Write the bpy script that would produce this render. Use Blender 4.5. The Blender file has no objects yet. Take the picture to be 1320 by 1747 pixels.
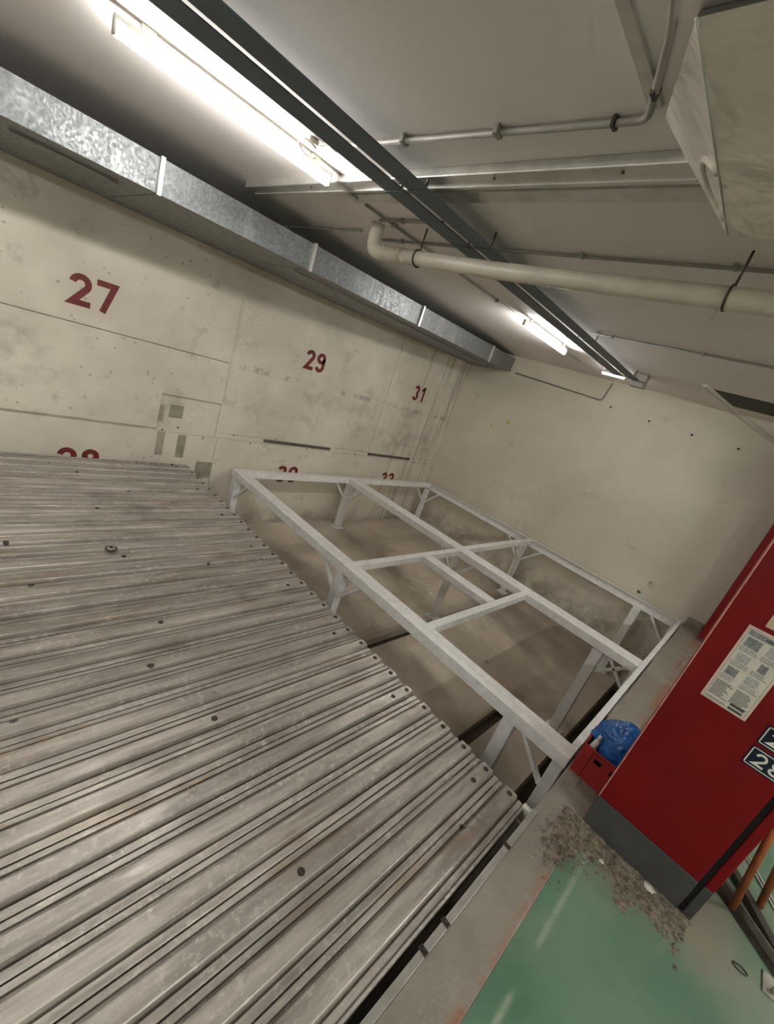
import bpy, bmesh, math, random
from mathutils import Vector, Matrix, noise as mnoise
random.seed(7)
sc = bpy.context.scene
C = sc.collection

# ------------------------------------------------------------------ camera
F_PX = 717.777
cam_d = bpy.data.cameras.new('camera')
cam_d.sensor_fit = 'HORIZONTAL'; cam_d.sensor_width = 36.0
cam_d.lens = F_PX / 1320.0 * 36.0
cam_d.clip_start = 0.02; cam_d.clip_end = 100
cam = bpy.data.objects.new('camera', cam_d); C.objects.link(cam)
r0 = Vector((0.6793923569, -0.6611865092, 0.3182112906))
r1 = Vector((-0.0104329246, -0.4423234729, -0.8967949038))
r2 = Vector((0.7337010150, 0.6059557289, -0.3074092958))
mw = Matrix((r0, -r1, -r2)).transposed().to_4x4()
mw.translation = Vector((0, 0, 2.0))
cam.matrix_world = mw
sc.camera = cam

# ------------------------------------------------------------------ world, view
w = bpy.data.worlds.new('world'); sc.world = w; w.use_nodes = True
w.node_tree.nodes['Background'].inputs[0].default_value = (0.9, 0.93, 1.0, 1)
w.node_tree.nodes['Background'].inputs[1].default_value = 0.03
sc.view_settings.view_transform = 'Standard'
sc.view_settings.look = 'None'
sc.view_settings.gamma = 1.0
sc.view_settings.use_curve_mapping = False
sc.view_settings.exposure = 1.6
LED_STRENGTH = 26.0
FILL_STRENGTH = 76.0  # for the unseen battens added as fill light
LED_COLOR = (1.0, 0.985, 0.95)
sc.cycles.max_bounces = 6; sc.cycles.diffuse_bounces = 5; sc.cycles.glossy_bounces = 3; sc.cycles.transmission_bounces = 2
sc.cycles.sample_clamp_indirect = 6.0; sc.cycles.use_light_tree = False
sc.cycles.adaptive_threshold = 0.07; sc.cycles.adaptive_min_samples = 16

# ------------------------------------------------------------------ main measures (metres, z = 0 at the garage floor)
WX, WY, CZ = 7.70, 5.55, 3.0          # right wall, back wall, ceiling
XL, YF = -5.0, -6.5                   # far left and behind the camera
PIT_Y = 0.15                          # front edge of the pit

# ------------------------------------------------------------------ helpers
def nobj(name, mesh, mat=None, parent=None):
    o = bpy.data.objects.new(name, mesh); C.objects.link(o)
    if mat and not mesh.materials: mesh.materials.append(mat)
    if parent: o.parent = parent
    return o
def mesh_from(name, vs, fs, smooth=False):
    me = bpy.data.meshes.new(name); me.from_pydata([tuple(v) for v in vs], [], fs); me.update()
    bm = bmesh.new(); bm.from_mesh(me); bmesh.ops.recalc_face_normals(bm, faces=bm.faces); bm.to_mesh(me); bm.free()
    if smooth: me.polygons.foreach_set('use_smooth', [True]*len(me.polygons))
    return me
def thing(name, label, cat, loc=(0,0,0), group=None):
    o = bpy.data.objects.new(name, None); C.objects.link(o); o.location = loc
    o.empty_display_size = 0.1
    tag(o, label, cat, group); return o
def tag(o, label=None, cat=None, group=None, kind=None):
    if label: o['label'] = label
    if cat: o['category'] = cat
    if group: o['group'] = group
    if kind: o['kind'] = kind
    return o
def add_box(bm, x0, x1, y0, y1, z0, z1, bev=0.0):
    m = Matrix.Translation(((x0+x1)/2, (y0+y1)/2, (z0+z1)/2)) @ Matrix.Diagonal((abs(x1-x0), abs(y1-y0), abs(z1-z0), 1))
    r = bmesh.ops.create_cube(bm, size=1.0, matrix=m)
    if bev > 0:
        es = list({e for v in r['verts'] for e in v.link_edges})
        bmesh.ops.bevel(bm, geom=es, offset=bev, segments=2, profile=0.5, affect='EDGES')
def finish(bm, name, mat, parent=None, smooth=False, origin=None):
    me = bpy.data.meshes.new(name)
    if origin is not None: bmesh.ops.translate(bm, verts=bm.verts, vec=-Vector(origin))
    bm.to_mesh(me); bm.free()
    if smooth: me.polygons.foreach_set('use_smooth', [True]*len(me.polygons))
    o = nobj(name, me, mat, parent)
    if origin is not None: o.location = origin
    return o
def box(name, x0, x1, y0, y1, z0, z1, mat, parent=None, bev=0.0):
    bm = bmesh.new()
    lc = Vector(((x0+x1)/2, (y0+y1)/2, min(z0, z1)))
    add_box(bm, x0, x1, y0, y1, z0, z1, bev)
    return finish(bm, name, mat, parent, origin=lc - (Vector(parent.location) if parent and parent.type == 'EMPTY' else Vector((0,0,0)))) if parent is None else finish(bm, name, mat, parent)
def beam(name, p0, p1, wdt, dep, mat, parent=None, up=(0,0,1), bev=0.004):
    """rectangular bar from p0 to p1, width along side, depth along up"""
    p0, p1 = Vector(p0), Vector(p1); d = (p1-p0); L = d.length; d.normalize()
    u = Vector(up); s = d.cross(u)
    if s.length < 1e-4: u = Vector((1,0,0)); s = d.cross(u)
    s.normalize(); u = s.cross(d).normalized()
    bm = bmesh.new(); add_box(bm, -wdt/2, wdt/2, 0, L, -dep/2, dep/2, bev)
    M = Matrix((s, d, u)).transposed().to_4x4(); M.translation = p0
    bmesh.ops.transform(bm, matrix=M, verts=bm.verts)
    return finish(bm, name, mat, parent)
def tube_mesh(name, pts, rad, seg=12, cap=True):
    pts = [Vector(p) for p in pts]; n = len(pts)
    rads = rad if isinstance(rad, (list, tuple)) else [rad]*n
    vs, fs = [], []
    t0 = (pts[1]-pts[0]).normalized()
    a = t0.orthogonal().normalized()
    for i, p in enumerate(pts):
        if i == 0: t = t0
        elif i == n-1: t = (pts[i]-pts[i-1]).normalized()
        else: t = ((pts[i]-pts[i-1]).normalized() + (pts[i+1]-pts[i]).normalized()).normalized()
        a = (a - t*a.dot(t)).normalized(); b = t.cross(a)
        for k in range(seg):
            th = 2*math.pi*k/seg
            vs.append(p + (a*math.cos(th)+b*math.sin(th))*rads[i])
    for i in range(n-1):
        for k in range(seg):
            k2 = (k+1) % seg
            fs.append((i*seg+k, i*seg+k2, (i+1)*seg+k2, (i+1)*seg+k))
    if cap:
        fs.append(tuple(range(seg-1, -1, -1))); fs.append(tuple((n-1)*seg+k for k in range(seg)))
    return mesh_from(name, vs, fs, smooth=True)
def tube(name, pts, rad, mat, parent=None, seg=12):
    return nobj(name, tube_mesh(name, pts, rad, seg), mat, parent)
def rounded(pts, r, n=6):
    """polyline with rounded inner corners"""
    pts = [Vector(p) for p in pts]; out = [pts[0]]
    for i in range(1, len(pts)-1):
        a, b, c = pts[i-1], pts[i], pts[i+1]
        d0 = (a-b).normalized(); d1 = (c-b).normalized()
        p0, p2 = b+d0*r, b+d1*r
        for k in range(n+1):
            t = k/n; out.append(p0*(1-t)**2 + b*2*t*(1-t) + p2*t*t)
    out.append(pts[-1]); return out
def prism_xz(name, poly, y0, y1, mat, parent=None, bev=0.0):
    """polygon in x,z extruded from y0 to y1"""
    n = len(poly)
    vs = [(x, y0, z) for x, z in poly] + [(x, y1, z) for x, z in poly]
    fs = [tuple(range(n)), tuple(range(2*n-1, n-1, -1))] + [(i, (i+1) % n, n+(i+1) % n, n+i) for i in range(n)]
    me = mesh_from(name, vs, fs)
    if bev:
        bm = bmesh.new(); bm.from_mesh(me); bmesh.ops.bevel(bm, geom=list(bm.edges), offset=bev, segments=1, affect='EDGES'); bm.to_mesh(me); bm.free()
    return nobj(name, me, mat, parent)
def copy_tree(o, parent=None):
    c = o.copy(); C.objects.link(c)
    if parent: c.parent = parent
    for ch in list(o.children): copy_tree(ch, c)
    return c

# digits: strokes on a 0.62 x 1 cell
def arc(cx, cy, rx, ry, a0, a1, n=14):
    return [(cx+rx*math.cos(math.radians(a0+(a1-a0)*k/n)), cy+ry*math.sin(math.radians(a0+(a1-a0)*k/n))) for k in range(n+1)]
def digit_strokes(ch, w=0.62, s=0.17):
    h = s/2; r = w/2-h; cx = w/2
    if ch == '2': return [(arc(cx, 1-h-r, r, r, 175, -38) + [(h*1.15, h), (w, h)], False)]
    if ch == '7': return [([(0, 1-h), (w-h*1.0, 1-h), (w*0.36, 0)], False)]
    if ch == '9': return [(arc(cx, 1-h-r, r, r*1.0, 0, 360, 24)[:-1], True), ([(w-h, 1-h-r)] + arc(cx, h+r, r, r, 0, -170), False)]
    if ch == '3': return [(arc(cx, 0.75-h*0.3, r*0.95, 0.25-h*0.7, 165, -88, 12), False), (arc(cx, 0.27+h*0.1, r, 0.27-h*0.9, 88, -165, 12), False)]
    if ch == '1': return [([(w*0.62, 0), (w*0.62, 1), ], False), ([(w*0.62, 0.93), (w*0.18, 0.72)], False)]
    if ch == '0': return [(arc(cx, 1-h-r, r, r, 0, 180) + arc(cx, h+r, r, r, 180, 360), True)]
    if ch == '8': return [(arc(cx, 0.75-h*0.35, r*0.9, 0.25-h*0.65, 0, 360, 22)[:-1], True), (arc(cx, 0.265+h*0.1, r, 0.265-h*0.9, 0, 360, 22)[:-1], True)]
    return []
def ribbon(pts, closed, s):
    n = len(pts); L, Rr = [], []
    P = [Vector((p[0], p[1])) for p in pts]
    for i in range(n):
        if closed: a, b = P[i-1], P[(i+1) % n]
        else: a, b = P[max(i-1, 0)], P[min(i+1, n-1)]
        d0 = (P[i]-a).normalized() if (P[i]-a).length > 1e-9 else None
        d1 = (b-P[i]).normalized() if (b-P[i]).length > 1e-9 else None
        d0 = d0 or d1; d1 = d1 or d0
        t = (d0+d1).normalized(); nn = Vector((-t.y, t.x))
        k = max(0.35, abs(Vector((-d0.y, d0.x)).dot(nn)))
        L.append(P[i]+nn*(s/2/k)); Rr.append(P[i]-nn*(s/2/k))
    return L, Rr
def number_mesh(name, text, hgt, origin, udir, vdir, ndir, thick=0.002, s=0.17, wd=0.62, gap=0.13):
    """solid flat numerals; origin = lower left corner"""
    O, U, V, N = Vector(origin), Vector(udir), Vector(vdir), Vector(ndir)
    vs, fs = [], []; cur = 0.0
    for ch in text:
        for pts, closed in digit_strokes(ch, wd, s):
            L, Rr = ribbon(pts, closed, s); n = len(L); b = len(vs)
            for q in (L, Rr):
                for dep in (0, thick):
                    vs += [O + U*((cur+p.x)*hgt) + V*(p.y*hgt) + N*dep for p in q]
            for i in range(n if closed else n-1):
                j = (i+1) % n
                l0, l1, q0, q1 = b, b+n, b+2*n, b+3*n
                fs += [(l1+i, l1+j, q1+j, q1+i), (l0+i, q0+i, q0+j, l0+j), (l0+i, l0+j, l1+j, l1+i), (q0+i, q1+i, q1+j, q0+j)]
        cur += wd+gap
    return mesh_from(name, vs, fs)

# ------------------------------------------------------------------ materials
class NT:
    def __init__(s, name):
        s.m = bpy.data.materials.new(name); s.m.use_nodes = True
        s.t = s.m.node_tree; s.b = s.t.nodes['Principled BSDF']
        s.co = s.t.nodes.new('ShaderNodeNewGeometry').outputs['Position']
    def n(s, typ, **k):
        x = s.t.nodes.new(typ)
        for a, v in k.items(): setattr(x, a, v)
        return x
    def l(s, a, b): s.t.links.new(a, b)
    def put(s, sock, v):
        if hasattr(v, 'is_linked'): s.l(v, sock)
        else: sock.default_value = v
    def scale(s, sx, sy, sz, off=(0,0,0)):
        x = s.n('ShaderNodeMapping'); x.inputs['Scale'].default_value = (sx, sy, sz); x.inputs['Location'].default_value = off
        s.l(s.co, x.inputs['Vector']); return x.outputs[0]
    def noise(s, sc_, det=4, rough=0.6, vec=None, dist=0.0):
        x = s.n('ShaderNodeTexNoise'); x.inputs['Scale'].default_value = sc_; x.inputs['Detail'].default_value = min(det, 3.5)
        x.inputs['Roughness'].default_value = rough; x.inputs['Distortion'].default_value = dist
        s.l(vec or s.co, x.inputs['Vector']); return x.outputs['Fac']
    def vor(s, sc_, vec=None):
        x = s.n('ShaderNodeTexVoronoi'); x.inputs['Scale'].default_value = sc_
        s.l(vec or s.co, x.inputs['Vector']); return x.outputs['Distance']
    def ramp(s, f, a, b, lo=0.0, hi=1.0):
        x = s.n('ShaderNodeMapRange'); x.interpolation_type = 'SMOOTHSTEP'
        s.put(x.inputs['Value'], f); x.inputs['From Min'].default_value = a; x.inputs['From Max'].default_value = b
        x.inputs['To Min'].default_value = lo; x.inputs['To Max'].default_value = hi
        return x.outputs[0]
    def math(s, op, a, b=0.0):
        x = s.n('ShaderNodeMath', operation=op); s.put(x.inputs[0], a); s.put(x.inputs[1], b); return x.outputs[0]
    def mix(s, f, a, b):
        x = s.n('ShaderNodeMix', data_type='RGBA')
        s.put(x.inputs[0], f)
        for sock, v in ((x.inputs[6], a), (x.inputs[7], b)):
            if hasattr(v, 'is_linked'): s.l(v, sock)
            else: sock.default_value = (*v, 1)
        return x.outputs[2]
    def xyz(s):
        x = s.n('ShaderNodeSeparateXYZ'); s.l(s.co, x.inputs[0]); return x.outputs
    def band(s, v, c, hw, soft):
        """1 inside |v-c|<hw, falling to 0 over soft"""
        return s.ramp(s.math('ABSOLUTE', s.math('SUBTRACT', v, c)), hw, hw+soft, 1.0, 0.0)
    def done(s, col, rough=0.7, metal=0.0, bump=None, bstr=0.2, bdist=0.01, spec=None):
        if hasattr(col, 'is_linked'): s.l(col, s.b.inputs['Base Color'])
        else: s.b.inputs['Base Color'].default_value = (*col, 1)
        s.put(s.b.inputs['Roughness'], rough); s.put(s.b.inputs['Metallic'], metal)
        if spec is not None: s.b.inputs['Specular IOR Level'].default_value = spec
        if bump is not None:
            x = s.n('ShaderNodeBump'); x.inputs['Strength'].default_value = bstr; x.inputs['Distance'].default_value = bdist
            s.l(bump, x.inputs['Height']); s.l(x.outputs[0], s.b.inputs['Normal'])
        return s.m
def plain(name, col, rough=0.5, metal=0.0, var=0.12, sc_=9.0, bstr=0.05):
    t = NT(name); f = t.noise(sc_, 5)
    c = t.mix(t.ramp(f, 0.3, 0.7), tuple(v*(1-var) for v in col), tuple(min(1, v*(1+var)) for v in col))
    return t.done(c, rough, metal, t.noise(sc_*8, 3), bstr, 0.003)
M = {}
# back wall: cream painted concrete, spotted, grey streaks towards the corner
t = NT('cream_concrete'); X = t.xyz()
big = t.noise(0.9, 6, 0.65); c = t.mix(t.ramp(big, 0.32, 0.7), (0.575, 0.525, 0.43), (0.71, 0.655, 0.55))
c = t.mix(t.math('MULTIPLY', t.ramp(t.noise(3.2, 8, 0.75), 0.56, 0.72), 0.45), c, (0.33, 0.295, 0.235))
pits = t.ramp(t.vor(9, t.scale(1, 0.3, 1.15)), 0.16, 0.06)
pm = t.math('MULTIPLY', t.math('MULTIPLY', pits, t.ramp(t.noise(1.9, 3), 0.44, 0.56)), t.ramp(X[0], 3.6, 2.2, 0.25, 1.0))
c = t.mix(t.math('MULTIPLY', pm, 0.55), c, (0.16, 0.14, 0.115))
# scuff line of dirt at bumper height, broken up
ln = t.math('MULTIPLY', t.band(X[2], 1.40, 0.012, 0.05), t.ramp(t.noise(5, 6, 0.8, t.scale(1, 1, 0.6)), 0.47, 0.62))
ln = t.math('MULTIPLY', ln, t.ramp(X[0], 2.75, 2.85))
c = t.mix(t.math('MULTIPLY', ln, 0.5), c, (0.12, 0.105, 0.085))
# run-down streaks near the corner
st = t.ramp(t.noise(1.0, 5, 0.7, t.scale(9, 1, 0.35)), 0.45, 0.68)
sm = t.math('MULTIPLY', st, t.ramp(X[0], 5.7, 6.9))
c = t.mix(t.math('MULTIPLY', sm, 0.62), c, (0.235, 0.21, 0.18))
gr = t.math('MULTIPLY', t.ramp(t.noise(1.3, 5, 0.7, t.scale(1, 1, 1.3, (3, 0, 7))), 0.5, 0.7), t.band(X[2], 0.95, 0.25, 0.4))
c = t.mix(t.math('MULTIPLY', gr, 0.5), c, (0.25, 0.225, 0.19))
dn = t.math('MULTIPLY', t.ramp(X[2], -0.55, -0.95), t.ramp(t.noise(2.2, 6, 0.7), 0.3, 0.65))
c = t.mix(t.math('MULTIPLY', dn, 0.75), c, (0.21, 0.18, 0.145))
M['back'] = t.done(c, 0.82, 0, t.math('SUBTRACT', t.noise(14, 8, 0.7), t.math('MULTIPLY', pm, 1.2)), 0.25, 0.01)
# right wall: cleaner
t = NT('pale_wall_paint'); X = t.xyz()
c = t.mix(t.ramp(t.noise(0.7, 6, 0.6), 0.3, 0.72), (0.62, 0.57, 0.47), (0.72, 0.67, 0.56))
c = t.mix(t.math('MULTIPLY', t.ramp(t.noise(2.1, 7, 0.75, t.scale(1, 1, 1.5)), 0.62, 0.75), 0.4), c, (0.36, 0.32, 0.26))
c = t.mix(t.math('MULTIPLY', t.ramp(t.noise(7, 5, 0.8), 0.69, 0.74), 0.5), c, (0.15, 0.13, 0.1))
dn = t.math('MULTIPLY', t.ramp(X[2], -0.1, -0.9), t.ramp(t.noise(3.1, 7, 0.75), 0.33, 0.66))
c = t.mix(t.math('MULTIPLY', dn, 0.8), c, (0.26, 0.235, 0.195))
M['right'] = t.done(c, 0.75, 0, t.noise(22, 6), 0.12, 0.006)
# ceiling
t = NT('grey_white_ceiling')
c = t.mix(t.ramp(t.noise(0.5, 5, 0.6), 0.3, 0.7), (0.74, 0.69, 0.655), (0.82, 0.77, 0.735))
c = t.mix(t.math('MULTIPLY', t.ramp(t.noise(2.4, 6, 0.8), 0.66, 0.76), 0.4), c, (0.60, 0.55, 0.50))
M['ceil'] = t.done(c, 0.85, 0, t.noise(30, 5), 0.08, 0.004)
# pit floor: brownish trowelled concrete
t = NT('pit_concrete'); X = t.xyz()
c = t.mix(t.ramp(t.noise(1.1, 4, 0.6), 0.3, 0.7), (0.42, 0.355, 0.28), (0.60, 0.52, 0.42))
c = t.mix(t.math('MULTIPLY', t.ramp(t.noise(0.75, 3, 0.6, t.scale(1.0, 0.55, 1, (9, 2, 0))), 0.47, 0.66), 0.8), c, (0.235, 0.197, 0.155))
c = t.mix(t.math('MULTIPLY', t.ramp(t.noise(32, 4, 0.8), 0.55, 0.75), 0.45), c, (0.56, 0.50, 0.42))
c = t.mix(t.math('MULTIPLY', t.ramp(t.vor(2.3), 0.06, 0.03), 0.8), c, (0.07, 0.055, 0.045))
M['pit'] = t.done(c, t.ramp(t.noise(2.0, 4), 0.3, 0.7, 0.5, 0.8), 0, t.noise(18, 8, 0.7), 0.3, 0.01)
M['pitdark'] = plain('dark_channel_concrete', (0.085, 0.07, 0.055), 0.8)  # darker concrete for the bottoms of the pit channels
# ledge: grey concrete with rusty wear on the outer edge
t = NT('grey_ledge_concrete'); X = t.xyz()
c = t.mix(t.ramp(t.noise(2.2, 7, 0.65), 0.3, 0.7), (0.215, 0.19, 0.157), (0.285, 0.257, 0.215))
c = t.mix(t.math('MULTIPLY', t.ramp(t.noise(9, 6, 0.75), 0.62, 0.72), 0.45), c, (0.42, 0.38, 0.32))
rust = t.math('MULTIPLY', t.ramp(X[1], -0.012, -0.06), t.ramp(t.noise(4.5, 5, 0.7), 0.42, 0.58))
c = t.mix(t.math('MULTIPLY', rust, 0.85), c, (0.27, 0.135, 0.08))
r2_ = t.math('MULTIPLY', t.ramp(t.noise(3.1, 5, 0.7, t.scale(1, 2, 1, (2, 1, 0))), 0.58, 0.68), t.ramp(X[0], 3.2, 3.9))
c = t.mix(t.math('MULTIPLY', r2_, 0.55), c, (0.30, 0.16, 0.07))
M['ledge'] = t.done(c, 0.6, 0, t.noise(26, 7), 0.18, 0.006)
# green floor paint with grey dust, light scratches
t = NT('green_floor_paint'); X = t.xyz()
c = t.mix(t.ramp(t.noise(1.6, 6, 0.6), 0.3, 0.7), (0.075, 0.165, 0.098), (0.12, 0.215, 0.14))
dust = t.math('MULTIPLY', t.ramp(t.noise(2.3, 7, 0.65, t.scale(1, 1, 1, (1.3, 0.4, 0))), 0.40, 0.75), t.ramp(X[0], 1.2, 2.7))
c = t.mix(t.math('MULTIPLY', dust, 0.6), c, (0.27, 0.265, 0.20))
near = t.ramp(t.math('ADD', t.math('ABSOLUTE', t.math('SUBTRACT', X[0], 2.62)), t.math('MULTIPLY', t.noise(6, 5, 0.7), 0.35)), 0.30, 0.55, 1.0, 0.0)
near = t.math('MULTIPLY', near, t.ramp(X[1], -0.95, -0.7))
c = t.mix(t.math('MULTIPLY', near, 0.85), c, (0.225, 0.19, 0.14))
scr = t.math('MULTIPLY', t.band(X[1], -0.155, 0.001, 0.020), t.ramp(t.noise(3, 4), 0.4, 0.55))
c = t.mix(t.math('MULTIPLY', scr, 0.4), c, (0.42, 0.45, 0.34))
M['green'] = t.done(c, t.ramp(t.noise(3.0, 5), 0.3, 0.7, 0.42, 0.6), 0, t.noise(20, 5), 0.06, 0.004)
# galvanised deck planks: brushed along x, rust tints, worn
t = NT('worn_galvanised_deck'); X = t.xyz()
oi = t.n('ShaderNodeObjectInfo').outputs['Random']
streak = t.noise(1.0, 7, 0.7, t.scale(1.3, 12, 8))
c = t.mix(t.ramp(streak, 0.30, 0.72), (0.275, 0.247, 0.214), (0.585, 0.545, 0.485))
c = t.mix(t.ramp(oi, 0.0, 1.0, 0.0, 0.4), c, (0.32, 0.295, 0.27))
c = t.mix(t.math('MULTIPLY', t.ramp(t.noise(30, 6, 0.8), 0.50, 0.66), t.ramp(t.noise(2.2, 3, 0.6, t.scale(1, 2.2, 1)), 0.42, 0.62, 0.12, 0.75)), c, (0.66, 0.62, 0.56))
c = t.mix(t.math('MULTIPLY', t.ramp(t.noise(1.3, 5, 0.7, t.scale(1, 3.5, 1)), 0.55, 0.68), 0.5), c, (0.30, 0.20, 0.115))
c = t.mix(t.math('MULTIPLY', t.ramp(t.noise(1.1, 6, 0.7, t.scale(1, 1, 1, (4, 8, 1))), 0.54, 0.72), 0.5), c, (0.105, 0.09, 0.075))
vo2 = t.math('ADD', t.vor(3.1, t.scale(1, 1, 0.01)), t.math('MULTIPLY', t.noise(22, 3), 0.05))
c = t.mix(t.math('MULTIPLY', t.ramp(vo2, 0.10, 0.075), t.ramp(t.noise(2.3, 2, 0.5, t.scale(1, 1, 0.01)), 0.46, 0.50)), c, (0.06, 0.05, 0.042))
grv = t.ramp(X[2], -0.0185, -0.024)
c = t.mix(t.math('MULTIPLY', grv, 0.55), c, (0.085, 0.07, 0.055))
M['deck'] = t.done(c, t.ramp(t.noise(5, 5, 0.7, t.scale(0.6, 2, 2)), 0.3, 0.7, 0.34, 0.56), 0.4, t.noise(1.0, 7, 0.75, t.scale(14, 60, 30)), 0.18, 0.003)
# painted light-grey steel of the new frame
M['steel'] = plain('light_grey_primed_steel', (0.80, 0.79, 0.775), 0.42, 0.0, 0.07, 12)
M['weld'] = plain('weld_paint', (0.78, 0.765, 0.74), 0.5, 0, 0.12, 60, 0.4)
M['galv'] = None
t = NT('galvanised_duct_sheet')
v = t.n('ShaderNodeTexVoronoi'); v.inputs['Scale'].default_value = 75; t.l(t.scale(1, 1, 0.8), v.inputs['Vector'])
sep = t.n('ShaderNodeSeparateColor'); t.l(v.outputs['Color'], sep.inputs[0])
c = t.mix(sep.outputs[0], (0.155, 0.162, 0.168), (0.245, 0.252, 0.255))
c = t.mix(t.math('MULTIPLY', t.ramp(t.noise(2.0, 6, 0.8, t.scale(3, 3, 0.7)), 0.52, 0.7), 0.5), c, (0.36, 0.37, 0.37))
M['galv'] = t.done(c, t.ramp(sep.outputs[1], 0, 1, 0.36, 0.55), 0.45, t.noise(9, 5), 0.08, 0.004)
M['bright'] = plain('bright_galvanised_trunking', (0.56, 0.55, 0.51), 0.3, 0.6, 0.12, 7)
M['whitepipe'] = plain('cream_plastic_pipe', (0.52, 0.475, 0.39), 0.45, 0, 0.08, 6)
M['conduit'] = plain('painted_conduit', (0.27, 0.25, 0.215), 0.5, 0, 0.1, 8)
M['darkrail'] = plain('slate_blue_flat_rail', (0.066, 0.092, 0.116), 0.5, 0.1, 0.12, 5)
M['black'] = plain('black_and_gap_shade', (0.018, 0.017, 0.016), 0.7, 0, 0.2, 10)  # black parts, also painted shade in the vent and pillar recess
M['darkgrey'] = plain('dark_grey_paint', (0.055, 0.055, 0.054), 0.5, 0, 0.15, 6)
M['rub'] = plain('scuffed_black_strip', (0.085, 0.075, 0.066), 0.7, 0, 0.45, 7)
M['patch'] = plain('grey_mortar_patch', (0.36, 0.325, 0.26), 0.85, 0, 0.14, 12, 0.2)
M['patchdk'] = plain('dark_mortar_patch', (0.29, 0.265, 0.20), 0.85, 0, 0.2, 9, 0.2)
M['redno'] = plain('dark_red_stencil_paint', (0.15, 0.018, 0.017), 0.6, 0, 0.2, 14)
t = NT('glossy_red_paint')
c = t.mix(t.ramp(t.noise(2.5, 5), 0.3, 0.7), (0.135, 0.0012, 0.0028), (0.165, 0.0016, 0.0036))
M['red'] = t.done(c, t.ramp(t.noise(3.0, 4), 0.3, 0.7, 0.4, 0.5), 0, t.noise(24, 4), 0.04, 0.003, spec=0.28)
M['pink'] = plain('pale_red_edge', (0.55, 0.22, 0.18), 0.55, 0, 0.2, 20)  # paler pinkish line down the pillar corner
M['crate'] = plain('red_crate_plastic', (0.32, 0.020, 0.018), 0.4, 0, 0.1, 10)
M['navy'] = plain('navy_enamel_plate', (0.006, 0.009, 0.022), 0.25, 0, 0.1, 10)
M['whitepaint'] = plain('white_enamel', (0.66, 0.64, 0.58), 0.4, 0, 0.06, 20)
M['paper'] = plain('notice_paper', (0.56, 0.53, 0.45), 0.6, 0, 0.05, 20)
M['paperedge'] = plain('notice_border', (0.62, 0.42, 0.34), 0.6, 0, 0.08, 20)
M['ink'] = plain('grey_print', (0.20, 0.20, 0.20), 0.7, 0, 0.3, 60)
M['inkdark'] = plain('dark_print', (0.06, 0.065, 0.065), 0.7, 0, 0.2, 60)
M['inklite'] = plain('light_print', (0.36, 0.36, 0.345), 0.7, 0, 0.2, 90)
M['beige'] = plain('beige_card', (0.52, 0.40, 0.25), 0.6, 0, 0.05, 20)
t = NT('blue_plastic_bag')
c = t.mix(t.ramp(t.noise(14, 4), 0.3, 0.7), (0.010, 0.075, 0.30), (0.030, 0.16, 0.46))
M['bag'] = t.done(c, 0.28, 0, t.noise(26, 5, 0.7), 0.5, 0.01)
M['orange'] = plain('rusty_orange_steel', (0.36, 0.115, 0.035), 0.55, 0.1, 0.25, 14)
M['iron'] = plain('dark_oily_iron', (0.060, 0.048, 0.040), 0.45, 0.4, 0.3, 12)
M['ironlite'] = plain('scratched_steel', (0.40, 0.38, 0.33), 0.35, 0.6, 0.25, 14)
M['rubble'] = plain('crumbled_concrete', (0.16, 0.132, 0.096), 0.9, 0, 0.5, 40, 0.4)
M['foil'] = None
t = NT('crinkled_foil_insulation')
c = t.mix(t.ramp(t.noise(2.5, 5, 0.6), 0.3, 0.7), (0.72, 0.67, 0.59), (0.86, 0.82, 0.74))
M['foil'] = t.done(c, 0.27, 0.5, t.noise(4.5, 3, 0.5, dist=0.8), 0.6, 0.05)
M['yellow'] = plain('yellow_paint_spot', (0.50, 0.44, 0.06), 0.7)
def emit(name, col, strength):
    m = bpy.data.materials.new(name); m.use_nodes = True; nt = m.node_tree
    nt.nodes.remove(nt.nodes['Principled BSDF'])
    e = nt.nodes.new('ShaderNodeEmission'); e.inputs[0].default_value = (*col, 1); e.inputs[1].default_value = strength
    nt.links.new(e.outputs[0], nt.nodes['Material Output'].inputs[0])
    return m
M['led'] = emit('led_tube_glow', LED_COLOR, LED_STRENGTH)
M['led_fill'] = emit('fill_led_glow', LED_COLOR, FILL_STRENGTH)

# ------------------------------------------------------------------ the setting
def struct(o, label=None):
    o['kind'] = 'structure'
    if label: o['label'] = label
    return o
def sbox(name, x0, x1, y0, y1, z0, z1, mat, label=None, bev=0.0):
    bm = bmesh.new(); add_box(bm, x0, x1, y0, y1, z0, z1, bev)
    return struct(finish(bm, name, mat), label)
sbox('floor', XL, WX, YF, -0.07, -0.25, 0.0, M['green'], label='green painted garage floor with grey dust')
sbox('floor_ledge', XL, WX, -0.07, PIT_Y, -1.7, 0.004, M['ledge'], label='grey concrete ledge along the front of the pit', bev=0.006)
sbox('ceiling', XL, WX+0.2, YF, WY+0.2, CZ, CZ+0.2, M['ceil'], label='grey white painted concrete ceiling')
sbox('wall_left', XL-0.2, XL, YF, WY+0.2, -1.7, CZ, M['right'], label='pale wall at the far end of the bays')
sbox('wall_front', XL, WX, YF-0.2, YF, -0.2, CZ, M['right'], label='pale wall across the driveway')
sbox('floor_ledge_right', 2.62, WX, -0.64, -0.07, -0.2, 0.003, M['ledge'], label='grey concrete strip behind the near red pillar')
wr = sbox('wall_right', WX, WX+0.2, YF, WY+0.2, -1.7, CZ, M['right'], label='plain pale painted right wall')
wb = sbox('wall_back', XL, WX, WY+0.012, WY+0.2, -1.7, CZ, M['back'], label='cream concrete back wall with painted red bay numbers')
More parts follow.
